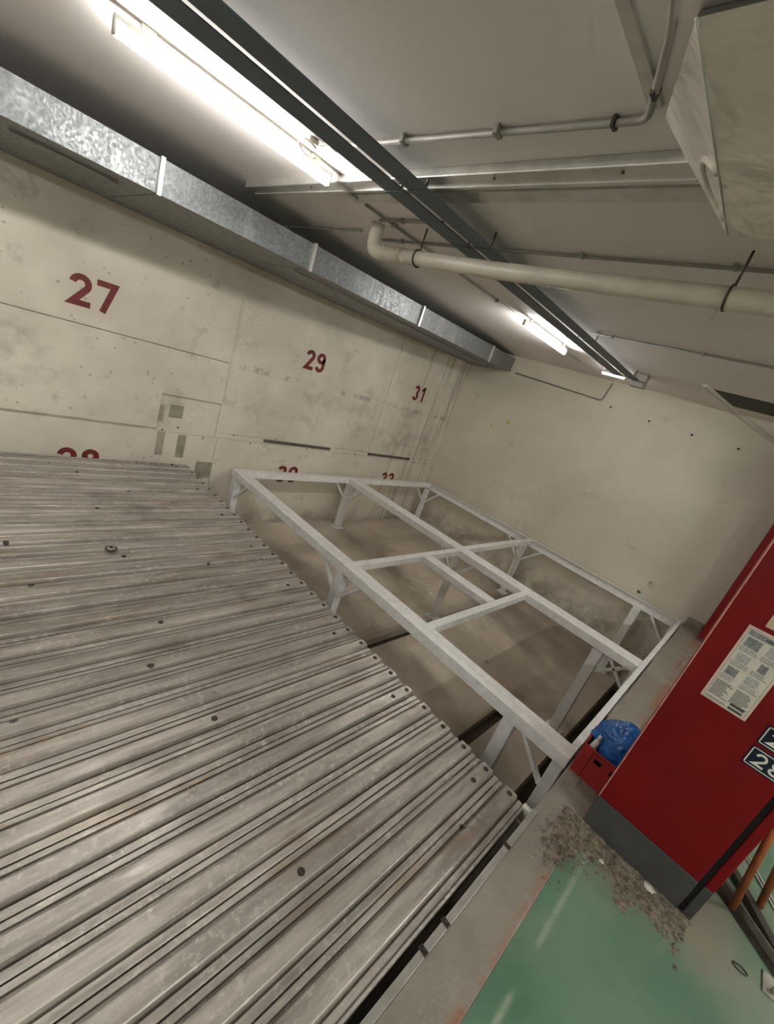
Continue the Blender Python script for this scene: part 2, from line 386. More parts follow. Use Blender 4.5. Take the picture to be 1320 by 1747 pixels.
# cast concrete panels of the back wall, open joints between them
G = 0.004
def panel(poly, y0): return prism_xz('wall_panel', poly, y0, WY+0.013, M['back'], wb, bev=0.002)
panel([(2.655+G, 0.455), (5.60-G, 0.455), (5.60-G, CZ), (2.655+G, CZ)], WY)
panel([(5.60+G, 0.455), (WX-0.006, 0.455), (WX-0.006, CZ), (5.60+G, CZ)], WY)
panel([(2.70, -1.7), (WX-0.006, -1.7), (WX-0.006, 0.375), (2.70, 0.375)], WY)
panel([(XL, -1.7), (2.70-2*G, -1.7), (2.70-2*G, 0.375), (XL, 0.375)], WY)
panel([(2.655+G, 0.375+G), (WX-0.006, 0.375+G), (WX-0.006, 0.455-G), (2.655+G, 0.455-G)], WY+0.004)
panel([(1.90, 0.375+G), (2.655-G, 0.375+G), (2.655-G, 0.86), (1.90, 0.86)], WY+0.003)
# the proud left field
panel([(XL, 1.435), (2.645, 1.405), (2.645, CZ), (XL, CZ)], WY-0.035)
panel([(XL, 0.425), (1.895, 0.425), (1.905, 0.86), (2.645, 0.86), (2.645, 1.398), (XL, 1.428)], WY-0.035)
# bolts of the joint, black rub strips, mortar patches
bm = bmesh.new(); bmesh.ops.create_cone(bm, cap_ends=True, segments=8, radius1=0.011, radius2=0.009, depth=0.010, matrix=Matrix.Rotation(math.pi/2, 4, 'X'))
me_b = bpy.data.meshes.new('joint_bolt'); bm.to_mesh(me_b); bm.free(); me_b.materials.append(M['iron'])
for x, z in ((2.16, .45), (2.50, .35), (2.92, .45), (3.2, .36), (3.6, .47), (4.2, .37), (4.95, .47), (5.3, .38), (5.45, .46), (7.0, .36), (7.2, .45), (7.45, .36), (6.2, .47), (1.98, .40)):
    o = nobj('joint_bolt', me_b, None, wb); o.location = (x, WY-0.002, z)
for x0, x1 in ((3.40, 4.69), (5.60, 6.84)):
    o = box('rub_strip', x0, x1, WY-0.008, WY, 0.40, 0.446, M['rub'], wb, 0.002); o['label'] = 'black scuffed rub strip'
for x0, x1, z0, z1, m in ((2.03, 2.19, .575, .735, 'patchdk'), (1.86, 1.97, .50, .71, 'patch'), (2.18, 2.285, .05, .36, 'patchdk'), (1.93, 2.02, .06, .37, 'patch'), (2.47, 2.70, -.22, .01, 'patchdk')):
    o = box('mortar_patch', x0, x1, WY-0.004, WY+0.001, z0, z1, M[m], wb, 0.0015); o['label'] = 'grey mortar patch'
# painted numbers
def paint_no(text, x0, z0, h, y, label, wd=0.62):
    o = nobj('painted_number', number_mesh('painted_number', text, h, (x0, y, z0), (1, 0, 0), (0, 0, 1), (0, -1, 0), 0.002, s=0.19, wd=wd), M['redno'], wb)
    o['label'] = label
paint_no('27', 0.925, 1.575, 0.30, WY-0.0355, 'dark red painted number 27')
paint_no('28', 0.945, -0.235, 0.295, WY-0.001, 'dark red painted number 28, mostly hidden by the deck')
paint_no('29', 3.755, 1.60, 0.285, WY-0.001, 'dark red painted number 29', wd=0.57)
paint_no('30', 3.765, -0.235, 0.285, WY-0.001, 'dark red painted number 30 behind the steel frame')
paint_no('31', 6.27, 1.60, 0.29, WY-0.001, 'dark red painted number 31', wd=0.56)
paint_no('32', 6.17, -0.205, 0.29, WY-0.001, 'dark red painted number 32 behind the steel frame', wd=0.58)
# dowel holes and paint spots on the right wall
bm = bmesh.new(); bmesh.ops.create_cone(bm, cap_ends=True, segments=10, radius1=0.017, radius2=0.013, depth=0.006, matrix=Matrix.Rotation(math.pi/2, 4, 'Y'))
me_h = bpy.data.meshes.new('dowel_hole'); bm.to_mesh(me_h); bm.free(); me_h.materials.append(M['black'])
for y, z in ((1.925, 2.558), (1.305, 2.548), (0.71, 2.548), (2.56, 2.60)):
    o = nobj('dowel_hole', me_h, None, wr); o.location = (WX-0.001, y, z)
def blot(name, y, z, r, mat, n=12, seed=0):
    rnd = random.Random(seed); vs = []
    for k in range(n):
        a = 2*math.pi*k/n; rr = r*rnd.uniform(0.55, 1.1)
        vs.append((WX-0.0015, y+rr*math.cos(a), z+rr*math.sin(a)))
    vs += [(WX+0.001, v[1], v[2]) for v in vs]
    fs = [tuple(range(n)), tuple(range(2*n-1, n-1, -1))] + [(i, (i+1) % n, n+(i+1) % n, n+i) for i in range(n)]
    nobj(name, mesh_from(name, vs, fs), M[mat], wr)
blot('paint_spot', 4.21, 1.80, 0.045, 'yellow', seed=1); blot('paint_spot', 4.55, 1.63, 0.03, 'yellow', seed=2)
blot('dirt_spot', 0.78, 0.28, 0.03, 'patchdk', seed=3); blot('dirt_spot', 0.86, 0.06, 0.035, 'rub', seed=4)
# pit floor: three trowelled slabs falling towards the front, drain channels between
def pz(y): return -1.0 - (5.3-y)*0.079
def slab(name, y0, y1, xa=XL, n=20):
    vs = []; fs = []
    xs = [xa + (WX-xa)*i/46 for i in range(47)]; ys = [y0+(y1-y0)*j/n for j in range(n+1)]
    for y in ys:
        for x in xs:
            vs.append((x, y, pz(y) + 0.018*(mnoise.noise(Vector((x*0.9, y*0.9, 3.1)))) ))
    nx = len(xs)
    for j in range(n):
        for i in range(nx-1): fs.append((j*nx+i, j*nx+i+1, (j+1)*nx+i+1, (j+1)*nx+i))
    b = len(vs)
    for i in range(nx): vs.append((xs[i], y0, -1.75))
    for i in range(nx): vs.append((xs[i], y1, -1.75))
    for i in range(nx-1):
        fs.append((i, b+i, b+i+1, i+1)); fs.append((n*nx+i, n*nx+i+1, b+nx+i+1, b+nx+i))
    return struct(nobj(name, mesh_from(name, vs, fs), M['pit']), 'brownish concrete floor slab of the pit')
slab('floor_pit_back', 2.70, WY); slab('floor_pit_middle', 1.18, 2.57); slab('floor_pit_front', 0.47, 1.05); slab('floor_pit_strip', 1.048, 1.182, 4.75, 2)
sbox('floor_pit_bottom', XL, WX, PIT_Y, WY, -1.80, -1.62, M['pitdark'], label='dark bottom of the pit channels')
for i, (y0, y1, d) in enumerate(((2.57, 2.70, 0.10), (1.05, 1.18, 0.10))):
    sbox('trim_%d' % (i+1), XL, WX, y0, y1, -1.62, pz((y0+y1)/2)-d, M['pitdark'], label='dark drain channel across the pit floor')
# rough concrete fillet at the foot of the right wall
vs, fs = [], []; n = 60
for i in range(n+1):
    y = 0.5 + (WY-0.5)*i/n; z = pz(y)
    a = 0.10+0.10*mnoise.noise(Vector((y*1.7, 1, 0))); b = 0.22+0.16*mnoise.noise(Vector((y*2.3, 5, 0)))
    vs += [(WX-max(0.04, a), y, z-0.03), (WX-max(0.03, a*0.7), y+0.01, z+b*0.45), (WX-0.012, y, z+max(0.06, b)), (WX+0.01, y, z-0.03)]
for i in range(n):
    for k in range(4): fs.append((i*4+k, i*4+(k+1) % 4, i*4+4+(k+1) % 4, i*4+4+k))
struct(nobj('trim_3', mesh_from('trim_3', vs, fs), M['pit']), 'rough concrete fillet at the foot of the right wall')
# right end of the ledge: broken dark rubble line at the wall
sbox('trim_4', WX-0.03, WX-0.001, -0.07, 0.14, 0.0, 0.10, M['patchdk'], label='broken mortar where ledge meets the right wall', bev=0.01)

# ------------------------------------------------------------------ galvanised deck platform
PX0, PX1, PITCH = -2.6, 2.31, 0.1735
deck = thing('parking_platform', 'worn galvanised corrugated steel parking platform filling the left bay', 'platform', (0, 2.8, 0))
prof = [(0.0025, -0.022), (0.007, -0.018), (0.032, -0.018), (0.037, -0.025), (0.043, -0.025), (0.049, -0.003), (0.054, 0.0), (0.119, 0.0), (0.124, -0.003), (0.133, -0.025), (0.141, -0.025), (0.146, -0.018), (0.167, -0.018), (0.171, -0.022)]
full = prof + [(y, z-0.006) for y, z in reversed(prof)]
n = len(full)
vs = [(PX0, y, z) for y, z in full] + [(PX1, y, z) for y, z in full]
fs = [(i, (i+1) % n, n+(i+1) % n, n+i) for i in range(n)] + [tuple(range(n)), tuple(range(2*n-1, n-1, -1))]
me_pl = mesh_from('deck_plank', vs, fs); me_pl.materials.append(M['deck'])
bm = bmesh.new(); bmesh.ops.create_uvsphere(bm, u_segments=12, v_segments=8, radius=0.013); bmesh.ops.scale(bm, vec=(1, 1, 0.5), verts=bm.verts)
bmesh.ops.create_cone(bm, cap_ends=True, segments=14, radius1=0.017, radius2=0.016, depth=0.004)
me_rv = bpy.data.meshes.new('bolt'); bm.to_mesh(me_rv); bm.free(); me_rv.materials.append(M['iron'])
y = 0.204; k = 0
while y + PITCH < 5.57:
    o = nobj('deck_plank', me_pl, None, deck); o.location = (random.uniform(-0.006, 0.004), y-2.8, random.uniform(-0.0012, 0.0012))
    for bx in (2.272,) + ((2.13,) if k % 4 == 1 else ()) + ((1.03,) if k % 5 == 2 else ()):
        b = nobj('bolt', me_rv, None, o); b.location = (bx, 0.0855, 0.0015)
    y += PITCH; k += 1
yend = y
def dk(o): o.location = Vector(o.location) - Vector((0, 2.8, 0)); return o
# rolled front edge beam, dark face, side beams, cross beams, posts
m_ = []
for a in range(7):
    th = math.pi/2*a/6; m_.append((0.203-0.012*math.sin(th), -0.025+0.013*math.cos(th)))
edge = [(0.2055, -0.012)] + m_ + [(0.196, -0.17), (0.2055, -0.17)]
vs = [(PX0, y, z) for y, z in edge] + [(PX1, y, z) for y, z in edge]; n = len(edge)
fs = [(i, (i+1) % n, n+(i+1) % n, n+i) for i in range(n)] + [tuple(range(n)), tuple(range(2*n-1, n-1, -1))]
dk(nobj('front_edge_beam', mesh_from('front_edge_beam', vs, fs), M['deck'], deck))
dk(box('edge_end_cap', PX1-0.03, PX1+0.004, 0.155, 0.204, -0.10, -0.004, M['whitepaint'], deck, 0.003))
dk(box('back_edge_beam', PX0, PX1, yend+0.001, yend+0.02, -0.15, -0.004, M['deck'], deck, 0.003))
for x in (PX1-0.075, -0.15, PX0+0.02): dk(box('side_beam', x, x+0.06, 0.21, yend, -0.20, -0.024, M['deck'], deck, 0.004))
for yy in (0.9, 2.9, 4.9):
    dk(box('cross_beam', PX0+0.03, PX1-0.08, yy, yy+0.08, -0.19, -0.03, M['deck'], deck, 0.004))
    for x in (PX1-0.30, -0.15, PX0+0.1): dk(box('post', x, x+0.09, yy, yy+0.09, pz(yy)-0.01, -0.19, M['iron'], deck, 0.004))
# edge angle on the ledge beside the platform and its clips
ang = thing('edge_angle', 'thin pale steel angle bar along the ledge in front of the platform', 'angle bar', (0, 0.14, 0))
def at(o, p): o.location = Vector(o.location) - Vector(p); return o
at(box('angle_flange', PX0, PX1+0.005, 0.126, 0.156, 0.004, 0.010, M['bright'], ang, 0.001), (0, 0.14, 0))
at(box('angle_web', PX0, PX1+0.005, 0.1505, 0.1545, -0.06, 0.005, M['ironlite'], ang, 0.001), (0, 0.14, 0))
for x in (1.97, 1.43, 1.28, 0.8):
    at(box('clip', x-0.012, x+0.012, 0.125, 0.163, 0.008, 0.014, M['iron'], ang, 0.002), (0, 0.14, 0))
    at(tube('clip_bolt', [(x, 0.145, 0.013), (x, 0.145, 0.022)], 0.006, M['iron'], ang, 8), (0, 0.14, 0))

# ------------------------------------------------------------------ new steel frame over the open pit
X0, X1, XM, Y0, Y1 = 2.935, 7.58, 5.09, 0.168, 5.40
FD = 0.10     # beam depth
fr = thing('pit_framework', 'light grey welded steel frame on legs over the open pit', 'framework', (X0, Y0, 0))
def fb(name, x0, x1, y0, y1, z0, z1, m='steel', bev=0.004):
    o = box(name, x0, x1, y0, y1, z0, z1, M[m], fr, bev); o.location = -Vector(fr.location); return o
def fbeam(name, p0, p1, w_, d_, up=(0,0,1)):
    o = beam(name, p0, p1, w_, d_, M['steel'], fr, up, 0.003); o.location = -Vector(fr.location); return o
def double_beam(xa, wid, y0, y1, stitches):
    h = (wid-0.007)/2
    fb('beam_tube', xa, xa+h, y0, y1, -FD, 0.0); fb('beam_tube', xa+wid-h, xa+wid, y0, y1, -FD, 0.0)
    for s in stitches: fb('weld_seam', xa+h-0.003, xa+wid-h+0.003, s[0], s[1], -0.02, 0.0006, 'weld', 0.001)
double_beam(X0, 0.165, Y0, Y1, ((0.17, 0.24), (0.44, 0.50), (0.82, 0.88), (1.12, 1.18), (1.5, 2.9), (3.3, 3.4), (3.9, 4.0), (4.5, 4.6)))
double_beam(XM, 0.215, Y0+0.052, Y1-0.13, ((0.22, 0.32), (0.95, 1.05), (1.58, 1.72), (2.6, 2.95), (3.6, 3.7), (4.4, 4.5)))
fb('beam_channel_top', X1-0.062, X1, Y0, Y1, -0.008, 0.0); fb('beam_channel_web', X1-0.012, X1, Y0, Y1, -0.13, -0.009); fb('beam_channel_foot', X1-0.062, X1, Y0, Y1, -0.138, -0.130)
fb('back_rail', X0+0.166, XM-0.001, Y1-0.125, Y1, -FD*0.9, 0.0); fb('back_rail', XM+0.001, X1-0.063, Y1-0.125, Y1, -FD*0.9, 0.0)
fb('front_rail', X0+0.166, X1-0.063, Y0, Y0+0.05, -FD, 0.001)
fb('cross_rail', X0+0.166, XM-0.001, 2.685, 2.77, -0.08, 0.0); fb('cross_rail', XM+0.216, X1-0.063, 2.70, 2.79, -0.08, 0.0)
fb('cross_rail', X0+0.166, XM-0.001, 1.58, 1.665, -0.08, 0.0)
fb('short_rail', 4.23, 4.40, 1.666, 2.684, -0.08, 0.0)
def leg(x, y, ztop=-FD, s=0.10, dirs=(), zf=None, plate=True, bl=0.30):
    zb = pz(y) if zf is None else zf
    fb('leg', x-s/2, x+s/2, y-s/2, y+s/2, zb+0.012, ztop)
    if plate: fb('base_plate', x-s*0.95, x+s*0.95, y-s*0.95, y+s*0.95, zb-0.004, zb+0.012)
    for dx, dy in dirs:
        a = Vector((x+dx*s*0.5, y+dy*s*0.5, ztop-bl)); b = Vector((x+dx*(s*0.5+bl), y+dy*(s*0.5+bl), ztop+0.01))
        fbeam('brace', a, b, 0.045, 0.03, (0, 0, 1))
xl, xm, xr = X0+0.055, XM+0.105, X1-0.075
leg(xl, 0.62, dirs=()); leg(xl, 0.215, s=0.08, dirs=((0, 1),), zf=-0.75, plate=False, bl=0.27)
leg(xl, 2.77, dirs=((0, 1), (0, -1), (1, 0))); leg(xl, 5.32, dirs=((0, -1), (1, 0)))
leg(xm, 0.62, dirs=((0, -1),), s=0.11); leg(xm, 2.75, dirs=((0, 1), (0, -1), (-1, 0)), s=0.09); leg(xm, 5.325, dirs=((-1, 0), (1, 0), (0, -1)), s=0.11)
leg(xr, 0.74, s=0.11, dirs=(), ztop=-0.139); leg(xr, 0.22, ztop=-0.139, s=0.08, dirs=((0, 1),), zf=-0.75, plate=False, bl=0.27)
leg(xr, 2.80, ztop=-0.139, dirs=((0, 1), (0, -1), (-1, 0)), s=0.09); leg(xr, 5.325, ztop=-0.139, dirs=((-1, 0), (0, -1)), s=0.09)
leg(xm, 0.22, s=0.08, dirs=((0, 1),), zf=-0.75, plate=False, bl=0.27)
# foot brackets fixing the short front legs to the pit wall
for x in (xl, xm, xr): fb('wall_bracket', x-0.06, x+0.06, 0.148, 0.178, -0.75, -0.55)

# ------------------------------------------------------------------ red pillar with notices
PXF = 2.54
pil = thing('red_pillar', 'glossy red painted pillar with dark grey base beside the green floor', 'pillar', (2.8, -0.34, 0))
def pp(o): o.location = -Vector(pil.location); return o
PD = 2.95
pp(box('shaft', PXF, PD, -0.565, -0.06, 0.215, CZ, M['red'], pil, 0.006))
pp(box('base_band', PXF-0.001, PD+0.001, -0.566, -0.059, 0.0, 0.215, M['darkgrey'], pil, 0.004))
pp(box('edge_trim', PXF-0.0025, PXF+0.006, -0.0625, -0.0565, 0.215, CZ, M['pink'], pil, 0.001))
pp(box('recess', PXF+0.03, PD, -0.592, -0.565, 0.0, CZ, M['black'], pil, 0.0))  # box coloured black, the shadow of the gap painted in
pp(box('side_flange', PXF+0.012, PD, -0.630, -0.592, 0.215, CZ, M['red'], pil, 0.004))
pp(box('flange_base', PXF+0.011, PD, -0.631, -0.592, 0.0, 0.215, M['darkgrey'], pil, 0.004))
p2 = thing('red_pillar', 'far red pillar standing against the right wall behind the near one', 'pillar', (7.4, -0.34, 0))
for nm, z0, z1, m in (('shaft', 0.04, CZ, 'red'), ('base_band', 0.003, 0.04, 'darkgrey')):
    o = box(nm, 7.12, 7.66, -0.61, -0.075, z0, z1, M[m], p2, 0.006); o.location = -Vector(p2.location)
# notice sheet
YS = lambda u: -0.158 - u*0.86      # along the face, to the right in the photo
ns = thing('notice_sheet', 'printed white notice sheet with red border fixed on the red pillar', 'notice', (PXF-0.003, -0.26, 1.26))
def nq(name, u0, u1, z0, z1, m, t0, t1):
    o = box(name, PXF-t1, PXF-t0, YS(u0), YS(u1), z0, z1, M[m], ns); o.location = -Vector(ns.location); return o
nq('backing', 0, 0.215, 1.06, 1.475, 'paperedge', 0.0005, 0.003)
nq('sheet', 0.008, 0.207, 1.068, 1.467, 'paper', 0.003, 0.0035)
for u0, u1, z0, z1 in ((0.012, 0.203, 1.463, 1.4645), (0.012, 0.203, 1.071, 1.0725), (0.012, 0.0135, 1.071, 1.4645), (0.2015, 0.203, 1.071, 1.4645)):
    nq('border_line', u0, u1, z0, z1, 'inkdark', 0.0035, 0.0038)
nq('title_bar', 0.018, 0.197, 1.432, 1.458, 'ink', 0.0035, 0.0038)
nq('title_text', 0.09, 0.15, 1.440, 1.449, 'inkdark', 0.0038, 0.0041)
rnd = random.Random(4)
for r, (za, zb) in enumerate(((1.345, 1.425), (1.265, 1.338), (1.185, 1.258), (1.105, 1.178))):
    for cidx in range(2):
        ua = 0.020+0.093*cidx; ub = ua+0.084
        if r != 3: nq('picture_block', ua+rnd.uniform(0, .02), ub-rnd.uniform(.01, .035), za+0.03, zb, 'inklite' if (r+cidx) % 2 else 'ink', 0.0035, 0.0038)
        z = za+0.024 if r != 3 else zb-0.004
        while z > za:
            nq('text_line', ua, ub-rnd.uniform(0, .03), z-0.004, z, 'ink' if r != 3 else 'inkdark', 0.0035, 0.0038); z -= 0.0085
for z in (1.102, 1.083):
    nq('text_block', 0.125, 0.19, z-0.012, z, 'inkdark', 0.0035, 0.0038); nq('text_line', 0.02, 0.11, z-0.008, z-0.003, 'ink', 0.0035, 0.0038)
bc = tag(box('card', PXF-0.002, PXF-0.0004, -0.42, -0.205, 1.498, 1.70, M['beige'], None), 'beige card stuck on the red pillar above the notice sheet', 'card')
# number plates
def plate(text, z0, label):
    t_ = thing('number_plate', label, 'number plate', (PXF-0.004, -0.488, z0), 'number plates on the red pillar')
    for nm, a, b, c_, d, m, t0, t1 in (('plate', -0.563, -0.412, z0, z0+0.103, 'navy', 0.0005, 0.004),
        ('frame_line', -0.558, -0.417, z0+0.093, z0+0.0975, 'whitepaint', 0.004, 0.0048), ('frame_line', -0.558, -0.417, z0+0.0055, z0+0.010, 'whitepaint', 0.004, 0.0048),
        ('frame_line', -0.4215, -0.417, z0+0.0055, z0+0.0975, 'whitepaint', 0.004, 0.0048), ('frame_line', -0.558, -0.5535, z0+0.0055, z0+0.0975, 'whitepaint', 0.004, 0.0048)):
        o = box(nm, PXF-t1, PXF-t0, a, b, c_, d, M[m], t_); o.location = -Vector(t_.location)
    o = nobj('numerals', number_mesh('numerals', text, 0.066, (PXF-0.004, -0.440, z0+0.019), (0, -1, 0), (0, 0, 1), (-1, 0, 0), 0.0012, s=0.15, wd=0.66, gap=0.22), M['whitepaint'], t_)
    o.location = -Vector(t_.location)
plate('27', 1.008, 'navy number plate reading 27, the upper one on the red pillar')
plate('28', 0.888, 'navy number plate reading 28, the lower one on the red pillar')

# ------------------------------------------------------------------ crate, bag, things in it
CX0, CX1, CY0, CY1, CH = 2.845, 3.20, -0.30, 0.142, 0.235
cr = thing('plastic_crate', 'red plastic crate on the ledge between steel frame and pillar', 'crate', ((CX0+CX1)/2, (CY0+CY1)/2, 0.005))
def cb(name, *a, m='crate', bev=0.002):
    o = box(name, *a, M[m], cr, bev); o.location = -Vector(cr.location); return o
T = 0.006
cb('base', CX0, CX1, CY0, CY1, 0.006, 0.016)
def slotted_wall(x0, x1):
    bm = bmesh.new()
    add_box(bm, x0, x1, CY0, CY1, 0.016, CH-0.075, 0.001)
    ys = [CY1, CY1-0.09, CY1-0.135, CY1-0.19, CY1-0.235, CY0]
    for i in range(0, 5, 2): add_box(bm, x0, x1, ys[i+1], ys[i], CH-0.075, CH-0.045, 0.001)
    add_box(bm, x0, x1, CY0, CY1, CH-0.045, CH, 0.001)
    o = finish(bm, 'side_panel', M['crate'], cr); o.location = -Vector(cr.location)
slotted_wall(CX0, CX0+T); slotted_wall(CX1-T, CX1)
cb('end_panel', CX0+T, CX1-T, CY1-T, CY1, 0.016, CH); cb('end_panel', CX0+T, CX1-T, CY0, CY0+T, 0.016, CH)
for x0, x1, y0, y1 in ((CX0-0.006, CX0+T+0.004, CY0-0.006, CY1+0.006), (CX1-T-0.004, CX1+0.006, CY0-0.006, CY1+0.006), (CX0+T, CX1-T, CY1-T-0.004, CY1+0.006), (CX0+T, CX1-T, CY0-0.006, CY0+T+0.004)):
    cb('rim', x0, x1, y0, y1, CH-0.006, CH+0.004)
for yy in (CY1-0.06, CY1-0.25): cb('rib', CX0-0.006, CX0, yy-0.004, yy+0.004, 0.012, CH-0.006)
bm = bmesh.new(); bmesh.ops.create_icosphere(bm, subdivisions=5, radius=1.0)
for v in bm.verts:
    p = v.co.copy()
    k = 1 + 0.16*mnoise.noise(p*1.9) + 0.09*(1-abs(mnoise.noise(p*4.3+Vector((3, 1, 0))))*2) + 0.035*(1-abs(mnoise.noise(p*9.0))*2)
    q = p*k; q.x *= 0.125; q.y *= 0.165; q.z *= 0.155
    if q.z < -0.08: q.z = -0.08-(abs(q.z)-0.08)*0.3
    v.co = q
bag = finish(bm, 'plastic_bag', M['bag'], None, True); bag.location = (3.03, -0.035, 0.265)
tag(bag, 'crumpled blue plastic bag stuffed into the red crate', 'bag')
bt = thing('white_bottle', 'small white bottle leaning inside the red crate beside the blue bag', 'bottle', (2.885, 0.108, 0.018))
o = nobj('body', tube_mesh('body', [(0, 0, 0), (0, 0, 0.18), (0.004, 0, 0.235), (0.005, 0, 0.265)], [0.022, 0.024, 0.019, 0.011], 14), M['whitepaint'], bt)
o = nobj('cap', tube_mesh('cap', [(0.005, 0, 0.264), (0.006, 0, 0.295)], 0.012, 12), M['whitepaint'], bt)
bt.rotation_euler = (0.06, 0.05, 0)
dk_ = finish((lambda b: (add_box(b, -0.03, 0.03, -0.03, 0.03, 0, 0.16, 0.012), b)[1])(bmesh.new()), 'black_can', M['black'], None); dk_.location = (2.93, 0.035, 0.018)
tag(dk_, 'black container in the red crate under the blue bag', 'container')

# ------------------------------------------------------------------ rubble and scraps on the floor
vs, fs = [], []
rnd = random.Random(11)
def stone(x, y, z, r):
    b = len(vs); th = rnd.uniform(0, 6.28)
    base = [(1,0,0), (-1,0,0), (0,1,0), (0,-1,0), (0,0,1), (0,0,-0.6), (.7,.7,.2), (-.7,.6,.3)]
    for p in base[:6]:
        q = Vector(p)*r*rnd.uniform(0.6, 1.25)
        q = Matrix.Rotation(th, 3, 'Z') @ q
        vs.append((x+q.x, y+q.y, z+q.z*0.7))
    for f in ((4,0,2), (4,2,1), (4,1,3), (4,3,0), (5,2,0), (5,1,2), (5,3,1), (5,0,3)): fs.append(tuple(b+i for i in f))
for i in range(2600):
    # strip along the pillar foot plus a tongue over the ledge
    if rnd.random() < 0.72:
        y = rnd.uniform(-0.62, 0.03); d = abs(rnd.gauss(0, 0.075)); x = PXF-0.004-d
    else:
        x = rnd.gauss(2.30, 0.10); y = rnd.gauss(-0.05, 0.055)
    if x > PXF-0.002 and y < -0.05: continue
    r = rnd.choice((0.002, 0.003, 0.003, 0.004, 0.005, 0.007, 0.010, 0.013)) * rnd.uniform(0.6, 1.15)
    stone(x, y, (0.004 if y > -0.07 else 0.0)+r*0.3, r)
nx_, ny_ = 46, 86; idx = {}
for iy in range(ny_+1):
    for ix in range(nx_+1):
        x = 2.12 + (PXF-0.003-2.12)*ix/nx_; y = -0.68 + 0.78*iy/ny_
        d = PXF-x
        h = 0.010 - d*0.055 + 0.012*mnoise.noise(Vector((x*7, y*7, 0))) + 0.007*mnoise.noise(Vector((x*26, y*26, 2))) + 0.004*mnoise.noise(Vector((x*70, y*70, 5)))
        h += 0.009*math.exp(-((x-2.33)/0.12)**2-((y+0.03)/0.07)**2) - 0.02*max(0, (y-0.02)/0.05)-0.02*max(0, (-0.60-y)/0.05)
        idx[ix, iy] = (x, y, h)
for iy in range(ny_):
    for ix in range(nx_):
        q = [idx[ix, iy], idx[ix+1, iy], idx[ix+1, iy+1], idx[ix, iy+1]]
        if max(p[2] for p in q) > 0:
            b = len(vs)
            vs += [(p[0], p[1], max(p[2], -0.002)+(0.0045 if p[1] > -0.07 else 0.0)) for p in q]; fs.append((b, b+1, b+2, b+3))
rb = nobj('rubble', mesh_from('rubble', vs, fs), M['rubble']); tag(rb, 'crumbled concrete rubble and dust along the foot of the red pillar', 'rubble', kind='stuff')
def scrap(x, y, s, label, seed):
    rr = random.Random(seed); bm = bmesh.new(); bmesh.ops.create_icosphere(bm, subdivisions=2, radius=s)
    for v in bm.verts:
        v.co *= rr.uniform(0.65, 1.15); v.co.z *= 0.4
    o = finish(bm, 'paper_scrap', M['whitepaint'], None); o.location = (x, y, s*0.35); o.rotation_euler = (0.2, 0.1, seed)
    tag(o, label, 'paper scrap', 'paper scraps by the pillar')
scrap(2.505, -0.44, 0.034, 'larger crumpled white paper scrap against the pillar base', 1)
scrap(2.40, -0.22, 0.016, 'small white paper scrap on the rubble near the ledge', 2)
def ring(name, x, y, z, R_, r_, mat, label, cat, sx=1.0):
    pts = [(R_*sx*math.cos(a*math.pi/12), R_*math.sin(a*math.pi/12), 0) for a in range(25)]
    o = nobj(name, tube_mesh(name, pts, r_, 8, False), mat); o.location = (x, y, z); tag(o, label, cat); return o
ring('wire_loop', 2.545, -0.845, 0.004, 0.028, 0.003, M['iron'], 'thin wire loop lying on the green floor by the iron bars', 'wire loop', 0.55)
ring('steel_washer', 1.09, 1.66, 0.004, 0.013, 0.004, M['ironlite'], 'small steel washer lying on the middle of the corrugated deck', 'washer')
gd = thing('grinding_disc', 'round black grinding disc lying on the corrugated deck', 'disc', (0.965, 3.36, 0.002))
for nm, R_, z0, z1, m in (('rim', 0.042, 0, 0.010, 'darkgrey'), ('face', 0.030, 0.010, 0.013, 'ironlite'), ('hub', 0.013, 0.013, 0.018, 'black')):
    nobj(nm, tube_mesh(nm, [(0, 0, z0), (0, 0, z1)], R_, 24), M[m], gd)
for x, y, lab, sd in ((0.585, 0.885, 'bright metal shaving on the near part of the deck', 3), (0.79, 1.19, 'curled metal shaving near the middle seam of the deck', 8)):
    rr = random.Random(sd)
    pts = [(0.018*math.cos(a*0.7)*(1-a*0.05), 0.018*math.sin(a*0.7), 0.004+a*0.0015) for a in range(8)]
    o = nobj('metal_shaving', tube_mesh('metal_shaving', pts, 0.0018, 6), M['ironlite']); o.location = (x, y, -0.002); o.rotation_euler.z = sd; tag(o, lab, 'shaving', 'metal shavings on the deck')
# square concrete cover let into the ledge next to the frame foot
o = sbox('trim_5', 2.70, 2.86, 0.055, 0.125, 0.0, 0.0075, M['ledge'], label='small raised concrete patch on the ledge')

# iron bars and orange poles on the floor right of the pillar
def bar(p0, p1, w_, d_, m, name, label, cat, grp):
    o = beam(name, p0, p1, w_, d_, M[m], None, bev=0.003); tag(o, label, cat, grp); return o
G1 = 'iron bars on the floor right of the pillar'
bar((3.30, -0.66, 0.020), (2.80, -0.985, 0.020), 0.045, 0.038, 'iron', 'iron_bar', 'dark iron bar on the green floor, the one with blunt black end', 'iron bar', G1)
def angle_iron(p0, p1, s, label, m='iron'):
    p0, p1 = Vector(p0), Vector(p1); t_ = thing('angle_iron', label, 'angle iron', p0, G1)
    d = (p1-p0).normalized(); sdir = d.cross(Vector((0, 0, 1))).normalized()
    for nm, a, w_, dd in (('flat_flange', Vector((0, 0, 0.003)), s, 0.005), ('upright_flange', sdir*(-s/2)+Vector((0, 0, s/2)), 0.005, s)):
        o = beam(nm, p0+a, p1+a, w_, dd, M[m if nm == 'flat_flange' else 'ironlite'], t_, bev=0.001); o.location = -p0
    return t_
angle_iron((2.95, -0.70, 0.001), (2.60, -1.10, 0.001), 0.05, 'long steel angle iron lying on the green floor with scratched bright flange')
